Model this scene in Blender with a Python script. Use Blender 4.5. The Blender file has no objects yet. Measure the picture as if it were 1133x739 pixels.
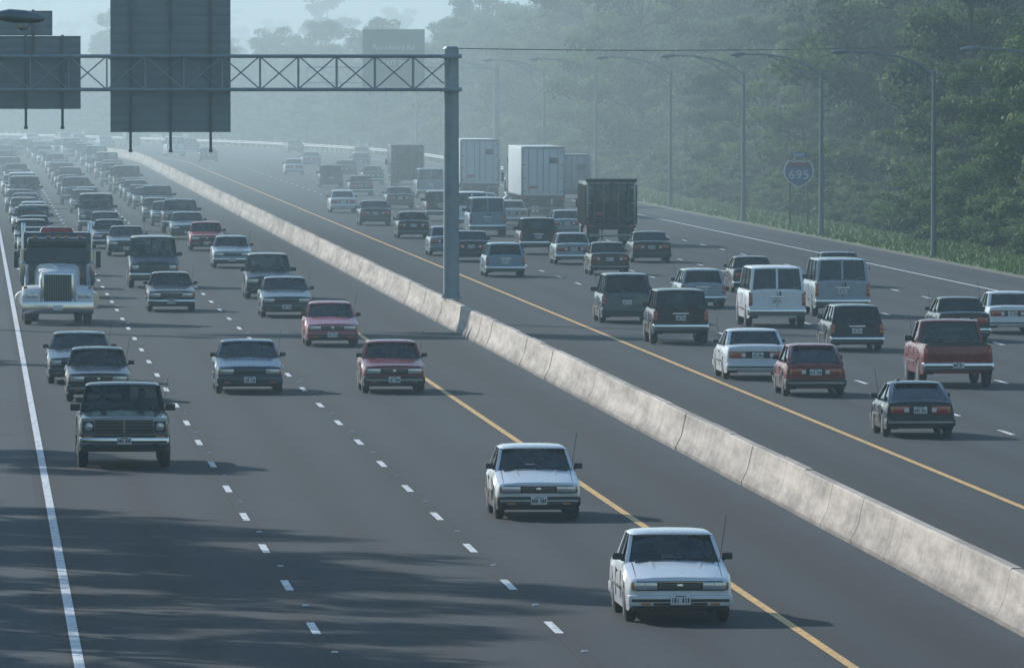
import bpy, bmesh, math, random
import numpy as np
from mathutils import Vector
random.seed(11)
rad=math.radians
scene=bpy.context.scene
col=scene.collection
scene.view_settings.view_transform='Standard'
scene.view_settings.look='None'
scene.view_settings.exposure=0

# ---------------------------------------------------------------- materials
def new_mat(name):
    m=bpy.data.materials.new(name); m.use_nodes=True
    nt=m.node_tree; b=nt.nodes['Principled BSDF']
    return m,nt,b
def N(nt,t,**k):
    n=nt.nodes.new(t)
    for a,v in k.items(): setattr(n,a,v)
    return n
def simple(name,c,rough=.5,metal=0,coat=0,noise=.25,scale=8,emis=None):
    m,nt,b=new_mat(name)
    tc=N(nt,'ShaderNodeTexCoord'); no=N(nt,'ShaderNodeTexNoise'); no.inputs['Scale'].default_value=scale; no.inputs['Detail'].default_value=5
    nt.links.new(tc.outputs['Object'],no.inputs['Vector'])
    mx=N(nt,'ShaderNodeMix',data_type='RGBA')
    mx.inputs[6].default_value=(c[0]*(1-noise),c[1]*(1-noise),c[2]*(1-noise),1)
    mx.inputs[7].default_value=(min(1,c[0]*(1+noise)),min(1,c[1]*(1+noise)),min(1,c[2]*(1+noise)),1)
    nt.links.new(no.outputs['Fac'],mx.inputs[0]); nt.links.new(mx.outputs[2],b.inputs['Base Color'])
    b.inputs['Roughness'].default_value=rough; b.inputs['Metallic'].default_value=metal
    b.inputs['Coat Weight'].default_value=coat
    return m
def math_n(nt,op,a,b=None,c=None):
    n=N(nt,'ShaderNodeMath',operation=op)
    for i,v in enumerate((a,b,c)):
        if v is None: continue
        if isinstance(v,(int,float)): n.inputs[i].default_value=v
        else: nt.links.new(v,n.inputs[i])
    return n.outputs[0]

# paint
def paint_mat():
    m,nt,b=new_mat('car_paint')
    oi=N(nt,'ShaderNodeObjectInfo'); tc=N(nt,'ShaderNodeTexCoord')
    sp=N(nt,'ShaderNodeSeparateXYZ'); nt.links.new(tc.outputs['Object'],sp.inputs[0])
    no=N(nt,'ShaderNodeTexNoise'); no.inputs['Scale'].default_value=3; no.inputs['Detail'].default_value=6
    nt.links.new(tc.outputs['Object'],no.inputs['Vector'])
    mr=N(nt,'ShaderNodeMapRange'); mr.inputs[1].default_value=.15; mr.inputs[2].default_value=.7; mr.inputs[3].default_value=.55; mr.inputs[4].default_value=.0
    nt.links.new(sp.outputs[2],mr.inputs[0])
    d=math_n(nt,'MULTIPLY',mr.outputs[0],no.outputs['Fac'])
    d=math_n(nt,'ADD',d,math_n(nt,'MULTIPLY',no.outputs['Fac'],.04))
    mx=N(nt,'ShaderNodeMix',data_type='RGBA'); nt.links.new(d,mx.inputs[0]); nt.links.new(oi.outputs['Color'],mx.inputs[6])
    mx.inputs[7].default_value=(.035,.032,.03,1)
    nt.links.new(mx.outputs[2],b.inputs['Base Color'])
    b.inputs['Metallic'].default_value=.05
    b.inputs['Specular IOR Level'].default_value=.35
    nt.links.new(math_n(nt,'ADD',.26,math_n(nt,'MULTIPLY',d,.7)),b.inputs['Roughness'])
    b.inputs['Coat Weight'].default_value=.4; b.inputs['Coat Roughness'].default_value=.04
    return m
def glass_mat():
    m,nt,b=new_mat('car_glass'); out=nt.nodes['Material Output']; nt.nodes.remove(b)
    tr=N(nt,'ShaderNodeBsdfTransparent'); tr.inputs[0].default_value=(.36,.44,.45,1)
    gl=N(nt,'ShaderNodeBsdfGlossy'); gl.inputs['Roughness'].default_value=.03; gl.inputs[0].default_value=(.9,.95,1,1)
    fr=N(nt,'ShaderNodeFresnel'); fr.inputs[0].default_value=1.5
    ms=N(nt,'ShaderNodeMixShader'); f=math_n(nt,'MULTIPLY_ADD',fr.outputs[0],.9,.01)
    nt.links.new(f,ms.inputs[0]); nt.links.new(tr.outputs[0],ms.inputs[1]); nt.links.new(gl.outputs[0],ms.inputs[2])
    nt.links.new(ms.outputs[0],out.inputs[0]); return m
M_paint=paint_mat(); M_glass=glass_mat()
M_black=simple('black_plastic',(.012,.013,.015),.55)
M_chrome=simple('chrome',(.55,.58,.62),.18,1,noise=.1)
M_tire=simple('tyre_rubber',(.012,.012,.013),.85)
M_lamp=simple('headlamp_lens',(.45,.49,.53),.12,.4,coat=1,noise=.3,scale=30)
M_red=simple('tail_lamp_red',(.34,.010,.01),.2,coat=.8,noise=.3,scale=20)
M_amber=simple('amber_lens',(.40,.12,.02),.2,coat=.8)
M_plate=simple('licence_plate',(.66,.68,.70),.4,noise=.06)
M_int=simple('interior_fabric',(.012,.012,.014),.9)
M_hub=simple('wheel_metal',(.25,.27,.29),.35,.8)
M_white=simple('truck_white_lit_hood',(.68,.72,.75),.45,noise=.15,scale=1.0)
CM=[M_paint,M_glass,M_black,M_chrome,M_tire,M_lamp,M_red,M_amber,M_plate,M_int,M_hub,M_white]
PAINT,GLASS,BLACK,CHROME,TIRE,LAMP,RED,AMBER,PLATE,INT,HUB,WHITE=range(12)

# ---------------------------------------------------------------- mesh builder
class MB:
    def __init__(s): s.v=[];s.f=[];s.m=[];s.off=(0,0,0)
    def add(s,vs,fs,m):
        o=len(s.v); a,b,c=s.off
        s.v+=[(p[0]+a,p[1]+b,p[2]+c) for p in vs]
        for i,f in enumerate(fs):
            s.f.append(tuple(k+o for k in f)); s.m.append(m[i] if isinstance(m,list) else m)
    def box(s,c,d,m,bev=0,tx=1,ty=1):
        if bev<=0:
            vs=[]
            for z in(-1,1):
                for x,y in((-1,-1),(1,-1),(1,1),(-1,1)):
                    k=tx if z>0 else 1; l=ty if z>0 else 1
                    vs.append((c[0]+x*d[0]/2*k,c[1]+y*d[1]/2*l,c[2]+z*d[2]/2))
            s.add(vs,[(3,2,1,0),(4,5,6,7),(0,1,5,4),(1,2,6,5),(2,3,7,6),(3,0,4,7)],m); return
        bm=bmesh.new(); bmesh.ops.create_cube(bm,size=1)
        for v in bm.verts:
            k=tx if v.co.z>0 else 1; l=ty if v.co.z>0 else 1
            v.co=Vector((v.co.x*d[0]*k,v.co.y*d[1]*l,v.co.z*d[2]))
        bmesh.ops.bevel(bm,geom=list(bm.edges),offset=bev,segments=2,profile=.6,affect='EDGES')
        bm.verts.index_update()
        s.add([(v.co.x+c[0],v.co.y+c[1],v.co.z+c[2]) for v in bm.verts],[[v.index for v in f.verts] for f in bm.faces],m)
        bm.free()
    def loft(s,rings,m,cap=True,closed=True):
        n=len(rings[0]); vs=[p for r in rings for p in r]; fs=[];ms=[]
        for i in range(len(rings)-1):
            for j in range(n if closed else n-1):
                k=(j+1)%n
                fs.append((i*n+j,i*n+k,(i+1)*n+k,(i+1)*n+j))
                ms.append(m(i,j) if callable(m) else m)
        if cap:
            c0=m(0,4) if callable(m) else m
            fs.append(tuple(range(n))[::-1]); ms.append(c0)
            fs.append(tuple((len(rings)-1)*n+j for j in range(n))); ms.append(c0)
        s.add(vs,fs,ms)
    def strut(s,p,q,wx,wy,m):
        r=[]
        for a in(p,q): r.append([(a[0]-wx/2,a[1]-wy/2,a[2]),(a[0]+wx/2,a[1]-wy/2,a[2]),(a[0]+wx/2,a[1]+wy/2,a[2]),(a[0]-wx/2,a[1]+wy/2,a[2])])
        s.loft(r,m)
    def tube(s,pts,rs,m,n=8,cap=True):
        pts=[Vector(p) for p in pts]; rings=[]
        if isinstance(rs,(int,float)): rs=[rs]*len(pts)
        for i,p in enumerate(pts):
            d=(pts[min(i+1,len(pts)-1)]-pts[max(i-1,0)]).normalized()
            up=Vector((0,0,1)) if abs(d.z)<.9 else Vector((0,1,0))
            a=d.cross(up).normalized(); b=d.cross(a).normalized()
            rings.append([tuple(p+rs[i]*(a*math.cos(t)+b*math.sin(t))) for t in [2*math.pi*k/n for k in range(n)]])
        s.loft(rings,m,cap)
    def lathe_x(s,c,prof,m,n=24):   # prof: (x,r)
        rings=[[(c[0]+x,c[1]+r*math.cos(2*math.pi*k/n),c[2]+r*math.sin(2*math.pi*k/n)) for k in range(n)] for x,r in prof]
        s.loft(rings,m,True)
    def wheel(s,x,y,R,w,m_h=HUB):
        sg=1 if x>0 else -1
        s.lathe_x((x,y,R),[(-w/2,R*.8),(-w/2+.03,R*.97),(-w/4,R),(w/4,R),(w/2-.03,R*.97),(w/2,R*.8)],TIRE)
        s.lathe_x((x+sg*(w/2),y,R),[(-sg*.02,R*.66),(sg*.006,R*.64),(sg*.0,R*.5),(sg*.02,R*.15),(sg*.02,R*.02)],m_h,16)
def finalize(mb,name,mats,sharp=32):
    me=bpy.data.meshes.new(name); me.from_pydata(mb.v,[],mb.f)
    me.polygons.foreach_set('material_index',mb.m)
    for m in mats: me.materials.append(m)
    bm=bmesh.new(); bm.from_mesh(me); bmesh.ops.recalc_face_normals(bm,faces=bm.faces); bm.to_mesh(me); bm.free()
    me.polygons.foreach_set('use_smooth',[True]*len(me.polygons))
    me.set_sharp_from_angle(angle=rad(sharp)); me.update()
    return me
def obj(name,me,loc=(0,0,0),rz=0,parent=None,sc=1):
    o=bpy.data.objects.new(name,me); col.objects.link(o); o.location=loc; o.rotation_euler=(0,0,rz)
    o.scale=(sc,sc,sc) if isinstance(sc,(int,float)) else sc
    if parent: o.parent=parent
    return o

# ---------------------------------------------------------------- highway alignment (metres)
TH0=-0.0565
S=np.arange(-400,2800,1.0); th=np.zeros_like(S); k=np.clip((S-860)/70,0,1)*(-1/1250.)
th=TH0+np.cumsum(k)
X=np.zeros_like(S);Yv=np.zeros_like(S)
X[1:]=np.cumsum(np.sin(th))[:-1]; Yv[1:]=np.cumsum(np.cos(th))[:-1]
i0=400; X=X-X[i0]+16.1; Yv=Yv-Yv[i0]
def P(s,o,z=0):
    t=float(np.interp(s,S,th)); x=float(np.interp(s,S,X)); y=float(np.interp(s,S,Yv))
    return (x+o*math.cos(t), y-o*math.sin(t), z)
def TH(s): return float(np.interp(s,S,th))

# ---------------------------------------------------------------- ground / road
def grass_mat():
    m,nt,b=new_mat('grass_ground'); tc=N(nt,'ShaderNodeTexCoord')
    a=N(nt,'ShaderNodeTexNoise'); a.inputs['Scale'].default_value=.15; a.inputs['Detail'].default_value=8
    c=N(nt,'ShaderNodeTexNoise'); c.inputs['Scale'].default_value=3; c.inputs['Detail'].default_value=4
    nt.links.new(tc.outputs['Object'],a.inputs[0]); nt.links.new(tc.outputs['Object'],c.inputs[0])
    r=N(nt,'ShaderNodeValToRGB'); r.color_ramp.elements[0].position=.3; r.color_ramp.elements[0].color=(.06,.10,.022,1)
    r.color_ramp.elements[1].position=.7; r.color_ramp.elements[1].color=(.16,.22,.055,1)
    nt.links.new(math_n(nt,'MULTIPLY_ADD',c.outputs['Fac'],.4,math_n(nt,'MULTIPLY',a.outputs['Fac'],.6)),r.inputs[0])
    nt.links.new(r.outputs[0],b.inputs['Base Color']); b.inputs['Roughness'].default_value=.9
    return m
M_grass=grass_mat()
mb=MB(); E=7000
mb.add([(-E,-E,-.012),(E,-E,-.012),(E,E,-.012),(-E,E,-.012)],[(0,1,2,3)],0)
obj('ground',finalize(mb,'ground',[M_grass]))

def asphalt():
    m,nt,b=new_mat('asphalt'); L=nt.links
    uv=N(nt,'ShaderNodeUVMap'); uv.uv_map='UVMap'; sp=N(nt,'ShaderNodeSeparateXYZ'); L.new(uv.outputs[0],sp.inputs[0])
    u,v=sp.outputs[0],sp.outputs[1]
    def noise(su,sv,det,sc=1):
        cb=N(nt,'ShaderNodeCombineXYZ'); L.new(math_n(nt,'MULTIPLY',u,su),cb.inputs[0]); L.new(math_n(nt,'MULTIPLY',v,sv),cb.inputs[1])
        n=N(nt,'ShaderNodeTexNoise'); n.inputs['Scale'].default_value=sc; n.inputs['Detail'].default_value=det; n.inputs['Roughness'].default_value=.65
        L.new(cb.outputs[0],n.inputs[0]); return n.outputs['Fac']
    streak=noise(1.6,.02,6); patch=noise(.12,.03,4); grain=noise(12,3,3); edge=noise(1.2,.25,5)
    # wheel tracks: each lane, period 3.7
    left=math_n(nt,'FRACT',math_n(nt,'DIVIDE',math_n(nt,'ADD',u,14.53+36.6),3.66))
    right=math_n(nt,'FRACT',math_n(nt,'DIVIDE',math_n(nt,'SUBTRACT',u,4.35),3.85))
    isr=math_n(nt,'GREATER_THAN',u,0)
    f=math_n(nt,'ADD',math_n(nt,'MULTIPLY',right,isr),math_n(nt,'MULTIPLY',left,math_n(nt,'SUBTRACT',1,isr)))
    cen=math_n(nt,'COSINE',math_n(nt,'MULTIPLY',f,4*math.pi))  # 1 at 0,.5,1 ; -1 at .25,.75
    val=math_n(nt,'MULTIPLY_ADD',cen,-.0045,.025)
    val=math_n(nt,'ADD',val,math_n(nt,'MULTIPLY_ADD',streak,.036,-.018))
    val=math_n(nt,'ADD',val,math_n(nt,'MULTIPLY_ADD',patch,.028,-.014))
    val=math_n(nt,'ADD',val,math_n(nt,'MULTIPLY_ADD',grain,.032,-.016))
    od=math_n(nt,'LESS_THAN',math_n(nt,'ABSOLUTE',math_n(nt,'SUBTRACT',f,.5)),math_n(nt,'MULTIPLY',patch,.14))
    val=math_n(nt,'MULTIPLY',val,math_n(nt,'MULTIPLY_ADD',od,-.12,1))
    # inner shoulders newer/darker
    ash=math_n(nt,'LESS_THAN',math_n(nt,'ABSOLUTE',u),3.4)
    val=math_n(nt,'MULTIPLY',val,math_n(nt,'MULTIPLY_ADD',ash,-.30,1))
    osh=math_n(nt,'GREATER_THAN',math_n(nt,'ABSOLUTE',math_n(nt,'SUBTRACT',u,4.5)),19.3)
    val=math_n(nt,'MULTIPLY',val,math_n(nt,'MULTIPLY_ADD',osh,.5,1))
    # grit collected along the barrier foot
    gr=N(nt,'ShaderNodeMapRange'); gr.inputs[1].default_value=.95; gr.inputs[2].default_value=.35; gr.inputs[3].default_value=0; gr.inputs[4].default_value=.05
    L.new(math_n(nt,'ADD',math_n(nt,'ABSOLUTE',u),math_n(nt,'MULTIPLY_ADD',edge,.9,-.45)),gr.inputs[0])
    val=math_n(nt,'ADD',val,math_n(nt,'MULTIPLY',gr.outputs[0],grain))
    # longitudinal lane seams (tar)
    dl=math_n(nt,'ABSOLUTE',math_n(nt,'SUBTRACT',math_n(nt,'ABSOLUTE',math_n(nt,'SUBTRACT',f,.5)),.47))
    seam=math_n(nt,'LESS_THAN',dl,math_n(nt,'MULTIPLY',streak,.011))
    val=math_n(nt,'MULTIPLY',val,math_n(nt,'MULTIPLY_ADD',seam,-.45,1))
    # cracks
    cb=N(nt,'ShaderNodeCombineXYZ'); L.new(u,cb.inputs[0]); L.new(v,cb.inputs[1])
    vo=N(nt,'ShaderNodeTexVoronoi',feature='DISTANCE_TO_EDGE'); vo.inputs['Scale'].default_value=.09; 
    dn=N(nt,'ShaderNodeTexNoise'); dn.inputs['Scale'].default_value=.5; dn.inputs['Detail'].default_value=5; L.new(cb.outputs[0],dn.inputs[0])
    ad=N(nt,'ShaderNodeVectorMath',operation='MULTIPLY_ADD'); L.new(dn.outputs['Color'],ad.inputs[0]); ad.inputs[1].default_value=(2.5,2.5,0); L.new(cb.outputs[0],ad.inputs[2])
    L.new(ad.outputs[0],vo.inputs['Vector'])
    cr=math_n(nt,'LESS_THAN',vo.outputs['Distance'],.0022)
    val=math_n(nt,'MULTIPLY',val,math_n(nt,'MULTIPLY_ADD',cr,-.4,1))
    val=math_n(nt,'MAXIMUM',val,.005)
    cc=N(nt,'ShaderNodeCombineXYZ'); L.new(math_n(nt,'MULTIPLY',val,.68),cc.inputs[0]); L.new(val,cc.inputs[1]); L.new(math_n(nt,'MULTIPLY',val,1.38),cc.inputs[2])
    L.new(cc.outputs[0],b.inputs['Base Color'])
    b.inputs['Specular IOR Level'].default_value=.18
    L.new(math_n(nt,'MULTIPLY_ADD',streak,.25,.68),b.inputs['Roughness'])
    bp=N(nt,'ShaderNodeBump'); bp.inputs['Strength'].default_value=.25; bp.inputs['Distance'].default_value=.02; L.new(grain,bp.inputs['Height']); L.new(bp.outputs[0],b.inputs['Normal'])
    return m
def sheet(name,offs,s0,s1,step,z,mat):
    ss=list(np.arange(s0,s1+.1,step)); vs=[];uv=[];fs=[]
    for s in ss:
        for o in offs: vs.append(P(s,o,z)); uv.append((o,s))
    n=len(offs)
    for i in range(len(ss)-1):
        for j in range(n-1): fs.append((i*n+j,i*n+j+1,(i+1)*n+j+1,(i+1)*n+j))
    me=bpy.data.meshes.new(name); me.from_pydata(vs,[],fs); me.materials.append(mat)
    l=me.uv_layers.new(name='UVMap')
    vi=np.zeros(len(me.loops),dtype=np.int32); me.loops.foreach_get('vertex_index',vi)
    l.data.foreach_set('uv',np.array(uv,dtype=np.float32)[vi].ravel())
    return obj(name,me)
sheet('highway_pavement',[-17.8,-14.5,-10,-5,0,5,10,15,20,24,27],-200,2300,10,0,asphalt())
sheet('gravel_verge',[27,27.5],-200,2300,10,-.004,simple('gravel',(.13,.12,.10),.9,scale=6))
def line_mat(name,c):
    m,nt,b=new_mat(name); tc=N(nt,'ShaderNodeTexCoord'); no=N(nt,'ShaderNodeTexNoise'); no.inputs['Scale'].default_value=5; no.inputs['Detail'].default_value=6; no.inputs['Roughness'].default_value=.7
    nt.links.new(tc.outputs['Object'],no.inputs[0]); r=N(nt,'ShaderNodeValToRGB'); r.color_ramp.elements[0].position=.34; r.color_ramp.elements[0].color=(.1,.1,.1,1); r.color_ramp.elements[1].position=.52; r.color_ramp.elements[1].color=(*c,1)
    nt.links.new(no.outputs['Fac'],r.inputs[0]); nt.links.new(r.outputs[0],b.inputs['Base Color']); b.inputs['Roughness'].default_value=.6; return m
M_lw=line_mat('white_road_paint',(.74,.77,.80)); M_ly=line_mat('yellow_road_paint',(.76,.42,.08))
def lines(name,items,mat):
    mb=MB()
    for o,w,s0,s1 in items:
        n=max(1,int((s1-s0)/10)); vs=[];fs=[]
        for i in range(n+1):
            s=s0+(s1-s0)*i/n; vs+= [P(s,o-w/2,.004),P(s,o+w/2,.004)]
        for i in range(n): fs.append((2*i,2*i+1,2*i+3,2*i+2))
        mb.add(vs,fs,0)
    obj(name,finalize(mb,name,[mat]))
lines('yellow_edge_line',[(-3.55,.15,-200,1900),(4.35,.15,-200,1900)],M_ly)
lines('white_edge_line',[(-14.53,.15,-200,1900),(23.6,.15,-200,1900)],M_lw)
it=[]
for o in(-7.21,-10.87):
    for i in range(-14,140): it.append((o,.13,144.9+12.2*i,147.95+12.2*i))
for o in(8.2,12.05,15.9,19.75):
    for i in range(-14,140): it.append((o,.13,150+12.2*i,153.05+12.2*i))
lines('lane_dashes',it,M_lw)
mb=MB()
for o in(-7.12,-10.78,8.2,12.05,15.9,19.75):
    for i in range(0,40):
        p=P(144.9+12.2*i-4.6,o+.0,.014); mb.box(p,(.11,.1,.02),0,tx=.6,ty=.5)
obj('lane_reflectors',finalize(mb,'lane_reflectors',[M_plate]))

# barrier
def concrete():
    m,nt,b=new_mat('barrier_concrete'); L=nt.links; tc=N(nt,'ShaderNodeTexCoord'); sp=N(nt,'ShaderNodeSeparateXYZ'); L.new(tc.outputs['Object'],sp.inputs[0])
    def nz(sc,vec,det=6):
        mp=N(nt,'ShaderNodeMapping'); mp.inputs['Scale'].default_value=vec; L.new(tc.outputs['Object'],mp.inputs[0])
        n=N(nt,'ShaderNodeTexNoise'); n.inputs['Scale'].default_value=sc; n.inputs['Detail'].default_value=det; n.inputs['Roughness'].default_value=.65; L.new(mp.outputs[0],n.inputs[0]); return n.outputs['Fac']
    a=nz(1,(.3,.11,1.6)); c=nz(1,(1,1.5,.3)); d=nz(14,(1,1,1),3); e_=nz(1,(1,.5,3.5))
    f=math_n(nt,'ADD',math_n(nt,'MULTIPLY',a,.45),math_n(nt,'MULTIPLY',c,.18)); f=math_n(nt,'ADD',f,math_n(nt,'MULTIPLY',d,.15)); f=math_n(nt,'ADD',f,math_n(nt,'MULTIPLY',e_,.22))
    r=N(nt,'ShaderNodeValToRGB'); e=r.color_ramp.elements; e[0].position=.40; e[0].color=(.17,.148,.13,1); e[1].position=.58; e[1].color=(.52,.455,.40,1)
    L.new(f,r.inputs[0])
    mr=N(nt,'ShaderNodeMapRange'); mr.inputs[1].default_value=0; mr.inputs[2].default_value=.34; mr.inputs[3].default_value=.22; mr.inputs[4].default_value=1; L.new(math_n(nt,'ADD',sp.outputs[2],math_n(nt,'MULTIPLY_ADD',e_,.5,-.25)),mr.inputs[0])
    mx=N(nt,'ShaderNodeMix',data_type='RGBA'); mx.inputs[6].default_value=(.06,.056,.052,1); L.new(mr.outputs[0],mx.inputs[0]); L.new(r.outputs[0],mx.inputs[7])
    L.new(mx.outputs[2],b.inputs['Base Color']); b.inputs['Roughness'].default_value=.85
    bp=N(nt,'ShaderNodeBump'); bp.inputs['Strength'].default_value=.5; bp.inputs['Distance'].default_value=.03; L.new(d,bp.inputs['Height']); L.new(bp.outputs[0],b.inputs['Normal'])
    return m
prof=[(-.33,0),(-.33,.08),(-.20,.34),(-.10,.80),(-.075,.83),(.075,.83),(.10,.80),(.20,.34),(.33,.08),(.33,0)]
mb=MB(); s=-60
while s<1650:
    jz=random.uniform(-.012,.012); jo=random.uniform(-.012,.012)
    mb.loft([[P(t,o+jo,max(-.005,z+(jz if z>.1 else 0))) for o,z in prof] for t in (s+.012,s+3.05,s+6.088)],0)
    s+=6.1
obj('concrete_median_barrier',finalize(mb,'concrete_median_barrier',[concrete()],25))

M_galv=simple('galvanised_steel',(.21,.27,.31),.45,.4,scale=3)
M_dgalv=simple('weathered_steel',(.07,.09,.11),.5,.4,scale=3)
M_lpole=simple('lamp_pole_aluminium',(.16,.20,.23),.5,.3,scale=3)
def guardrail(off,s0,s1):
    mb=MB(); gp=[(0,.45),(.05,.5),(.05,.55),(0,.6),(.05,.65),(.05,.7),(0,.75),(-.01,.75),(-.01,.45)]
    ss=np.arange(s0,s1,7.6); sg=-1 if off>0 else 1
    mb.loft([[P(s,off+sg*a,z) for a,z in gp] for s in ss],0)
    for s in np.arange(s0,s1,3.8): mb.box(P(s,off-sg*.1,.37),(.12,.15,.76),0)
    obj('guardrail',finalize(mb,'guardrail',[simple('rail_steel',(.24,.27,.29),.6,.3)]))
guardrail(27.3,780,1700); guardrail(-18.3,60,1700)

# ---------------------------------------------------------------- passenger vehicles
def car(mb,L=4.3,W=1.68,H=1.38,nose=.70,cowl=.89,deck=.90,yW=1.15,yT=1.80,yR=3.05,yB=3.65,R=.29,wf=.78,wr=3.3,
        kind='sedan',bump=BLACK,clr=.2,top=.77,front='grille',trim=True,split=False,lampred='wide',tall_tail=False,clad=False,pl='ab'):
    h=L/2; w2=W/2; Ra=R+.06; bed=kind=='pickup'
    zbump=clr+.24 if H<1.6 else clr+.3
    def hw(y):
        return w2*float(np.interp(y,[0,.05,.15,.5,1.4,L-.9,L-.2,L-.05,L],[.91,.945,.97,.99,1,1,.975,.95,.93]))
    def zt(y):
        return float(np.interp(y,[0,.05,.16,yW,yW+.01,yB,yB+.05,L-.15,L-.03,L],[nose-.07,nose-.02,nose,cowl,cowl,cowl,deck if not bed else cowl,(deck-.01) if not bed else cowl,(deck-.04) if not bed else cowl,(deck-.07) if not bed else cowl]))
    def zb(y):
        z=clr
        for c in(wf,wr):
            d=abs(y-c)
            if d<=Ra+.001: z=max(z,R+math.sqrt(max(0,Ra*Ra-d*d)))
        if y<.12: z+=.06
        if y>L-.12: z+=.08
        return z
    ys={0,.02,.06,.16,.35,yW-.02,yW+.01,(yW+yB)/2,yB,yB+.05,L-.3,L-.15,L-.05,L-.02,L}
    for c in(wf,wr):
        for k in(-1,-.97,-.87,-.6,-.3,0,.3,.6,.87,.97,1): ys.add(c+Ra*k)
        ys.add(c-Ra-.005); ys.add(c+Ra+.005)
    ys=sorted(y for y in ys if 0<=y<=L)
    rings=[]
    for y in ys:
        w=hw(y);t=zt(y);b_=zb(y); cab=yW<y<=yB+.001; cr=0 if cab else .035
        if y<.03: cr=.0
        pts=[(0,clr+.02),(w-.30,clr+.02),(w-.28,b_),(w-.025,b_)]
        z=b_
        for dx,zz in((0,b_+(t-b_)*.45),(-.012,t-.13),(-.05,t-.03)):
            z=max(z+.012,zz); pts.append((w+dx,min(z,t-.002)))
        if bed and y>yB+.04:
            pts+=[(w-.10,t),(w-.12,.72),(0,.72)]
        else:
            pts+=[(w-.12,t),(w*.5,t+cr*.8),(0,t+cr)]
        full=[(x,y-h,zz) for x,zz in pts]+[(-x,y-h,zz) for x,zz in pts[1:-1][::-1]]
        rings.append(full)
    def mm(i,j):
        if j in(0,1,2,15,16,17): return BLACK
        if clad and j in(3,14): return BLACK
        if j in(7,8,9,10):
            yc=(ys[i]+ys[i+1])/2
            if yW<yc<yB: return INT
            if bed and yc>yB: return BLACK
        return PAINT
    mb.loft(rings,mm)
    # wheels
    for x in(-1,1):
        for c in(wf,wr): mb.wheel(x*(w2-.115),c-h,R,.19 if H<1.6 else .23)
    # greenhouse
    gb=w2-.10; gt=w2*top; zr=H; zg=cowl-.01
    def pane(y0,z0,y1,z1,a,b_,bulge,sg,mat=GLASS):
        n=6; vs=[]
        for r,(yy,zz,ww) in enumerate(((y0,z0,a),(y1,z1,b_))):
            for i in range(n+1):
                q=i/n*2-1; vs.append((q*ww,yy-h+sg*bulge*(q*q),zz))
        mb.add(vs,[(i,i+1,n+2+i,n+1+i) for i in range(n)],mat)
    pane(yW,zg,yT+.02,zr-.055,gb-.02,gt-.03,.13,1)
    if kind in('sedan','coupe'): pane(yB,zg,yR-.02,zr-.055,gb-.04,gt-.04,.10,-1)
    else: pane(yB-.0,zg+.02,yR-.01,zr-.06,gb-.06,gt-.06,.05,-1)
    # roof
    rr=[]
    for y,dz in((yT-.02,-.05),(yT+.05,-.022),(yT+.35,-.004),((yT+yR)/2,.004),(yR-.3,-.004),(yR-.05,-.022),(yR+.02,-.05)):
        sh=.03 if y in(yT-.02,yR+.02) else 0
        half=[(0,zr+dz),(gt*.55,zr+dz-.006),(gt-.09,zr+dz-.022),(gt-.03-sh,zr+dz-.042),(gt-sh,zr-.075),(gt-.05,zr-.085),(0,zr-.075)]
        rr.append([(x,y-h,z) for x,z in half]+[(-x,y-h,z) for x,z in half[1:-1][::-1]])
    mb.loft(rr,PAINT)
    gap=.34 if kind=='sedan' else (.30 if kind=='coupe' else .12)
    for sx in(-1,1):
        A0=(sx*(gb-.0),yW+.10-h,zg); A1=(sx*(gt-.02),yT+.10-h,zr-.07)
        mb.strut(A0,A1,.055,.085,PAINT)
        yc0=yB-gap; yc1=yR-gap*.55
        mb.add([(sx*(gb-.012),yW+.12-h,zg),(sx*(gb-.012),yc0-h,zg),(sx*(gt-.03),yc1-h,zr-.07),(sx*(gt-.03),yT+.12-h,zr-.07)],[(0,1,2,3)],GLASS)
        e=.10 if kind in('sedan','coupe') else .03
        q=[(gb,yc0),(gb-.0,yB-e),(gt-.02,yR-e*.8),(gt-.02,yc1)]
        zs=[zg,zg,zr-.06,zr-.06]
        o_=[(sx*(a+.012),b_-h,z) for (a,b_),z in zip(q,zs)]; i_=[(sx*(a-.05),b_-h,z) for (a,b_),z in zip(q,zs)]
        mb.loft([o_,i_],PAINT)
        mb.strut((sx*(gb-.035),yB-e*.5-h,zg),(sx*(gt-.06),yR-e*.4-h,zr-.07),.08,.07,PAINT)
        nb=[.5] if kind in('sedan','coupe','hatch') else [.33,.68]
        if kind=='pickup': nb=[]
        for f in nb:
            b0=yW+.12+(yc0-yW-.12)*(f+.04); b1=yT+.12+(yc1-yT-.12)*(f)
            mb.strut((sx*(gb-.005),b0-h,zg),(sx*(gt-.022),b1-h,zr-.07),.03,.07,BLACK if trim else PAINT)
        mb.strut((sx*(gb+.01),yW+.1-h,zg+.008),(sx*(gb+.01),yB-.15-h,zg+.008),.02,.02,BLACK)
        big=1.0 if H<1.6 else 1.35
        mb.box((sx*(w2+.025*big),yW+.42-h,cowl+.075),(.16*big,.10,.11*big),BLACK,.03)
        mb.strut((sx*(w2-.08),yW+.42-h,cowl+.0),(sx*(w2+.0),yW+.42-h,cowl+.06),.08,.05,BLACK)
        mb.box((sx*(w2+.002),(wf+wr)/2-h,clr+.30),(.02,(wr-wf)-2*Ra-.08,.05),BLACK,.006)
        for yy in([yW+.2,(yW+yB)/2] if kind!='pickup' else [yW+.2,yB-.05]):
            mb.box((sx*(w2-.004),yy-h,(clr+cowl)/2),(.012,.012,(cowl-clr)*.62),BLACK)
        mb.box((sx*(w2-.002),(yW+yB)/2-.18-h,cowl-.17),(.03,.16,.035),BLACK,.008)
        mb.strut((sx*(w2-.17),.10-h,nose-.012),(sx*(w2-.16),yW-.04-h,cowl+.004),.010,.02,BLACK)
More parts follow.
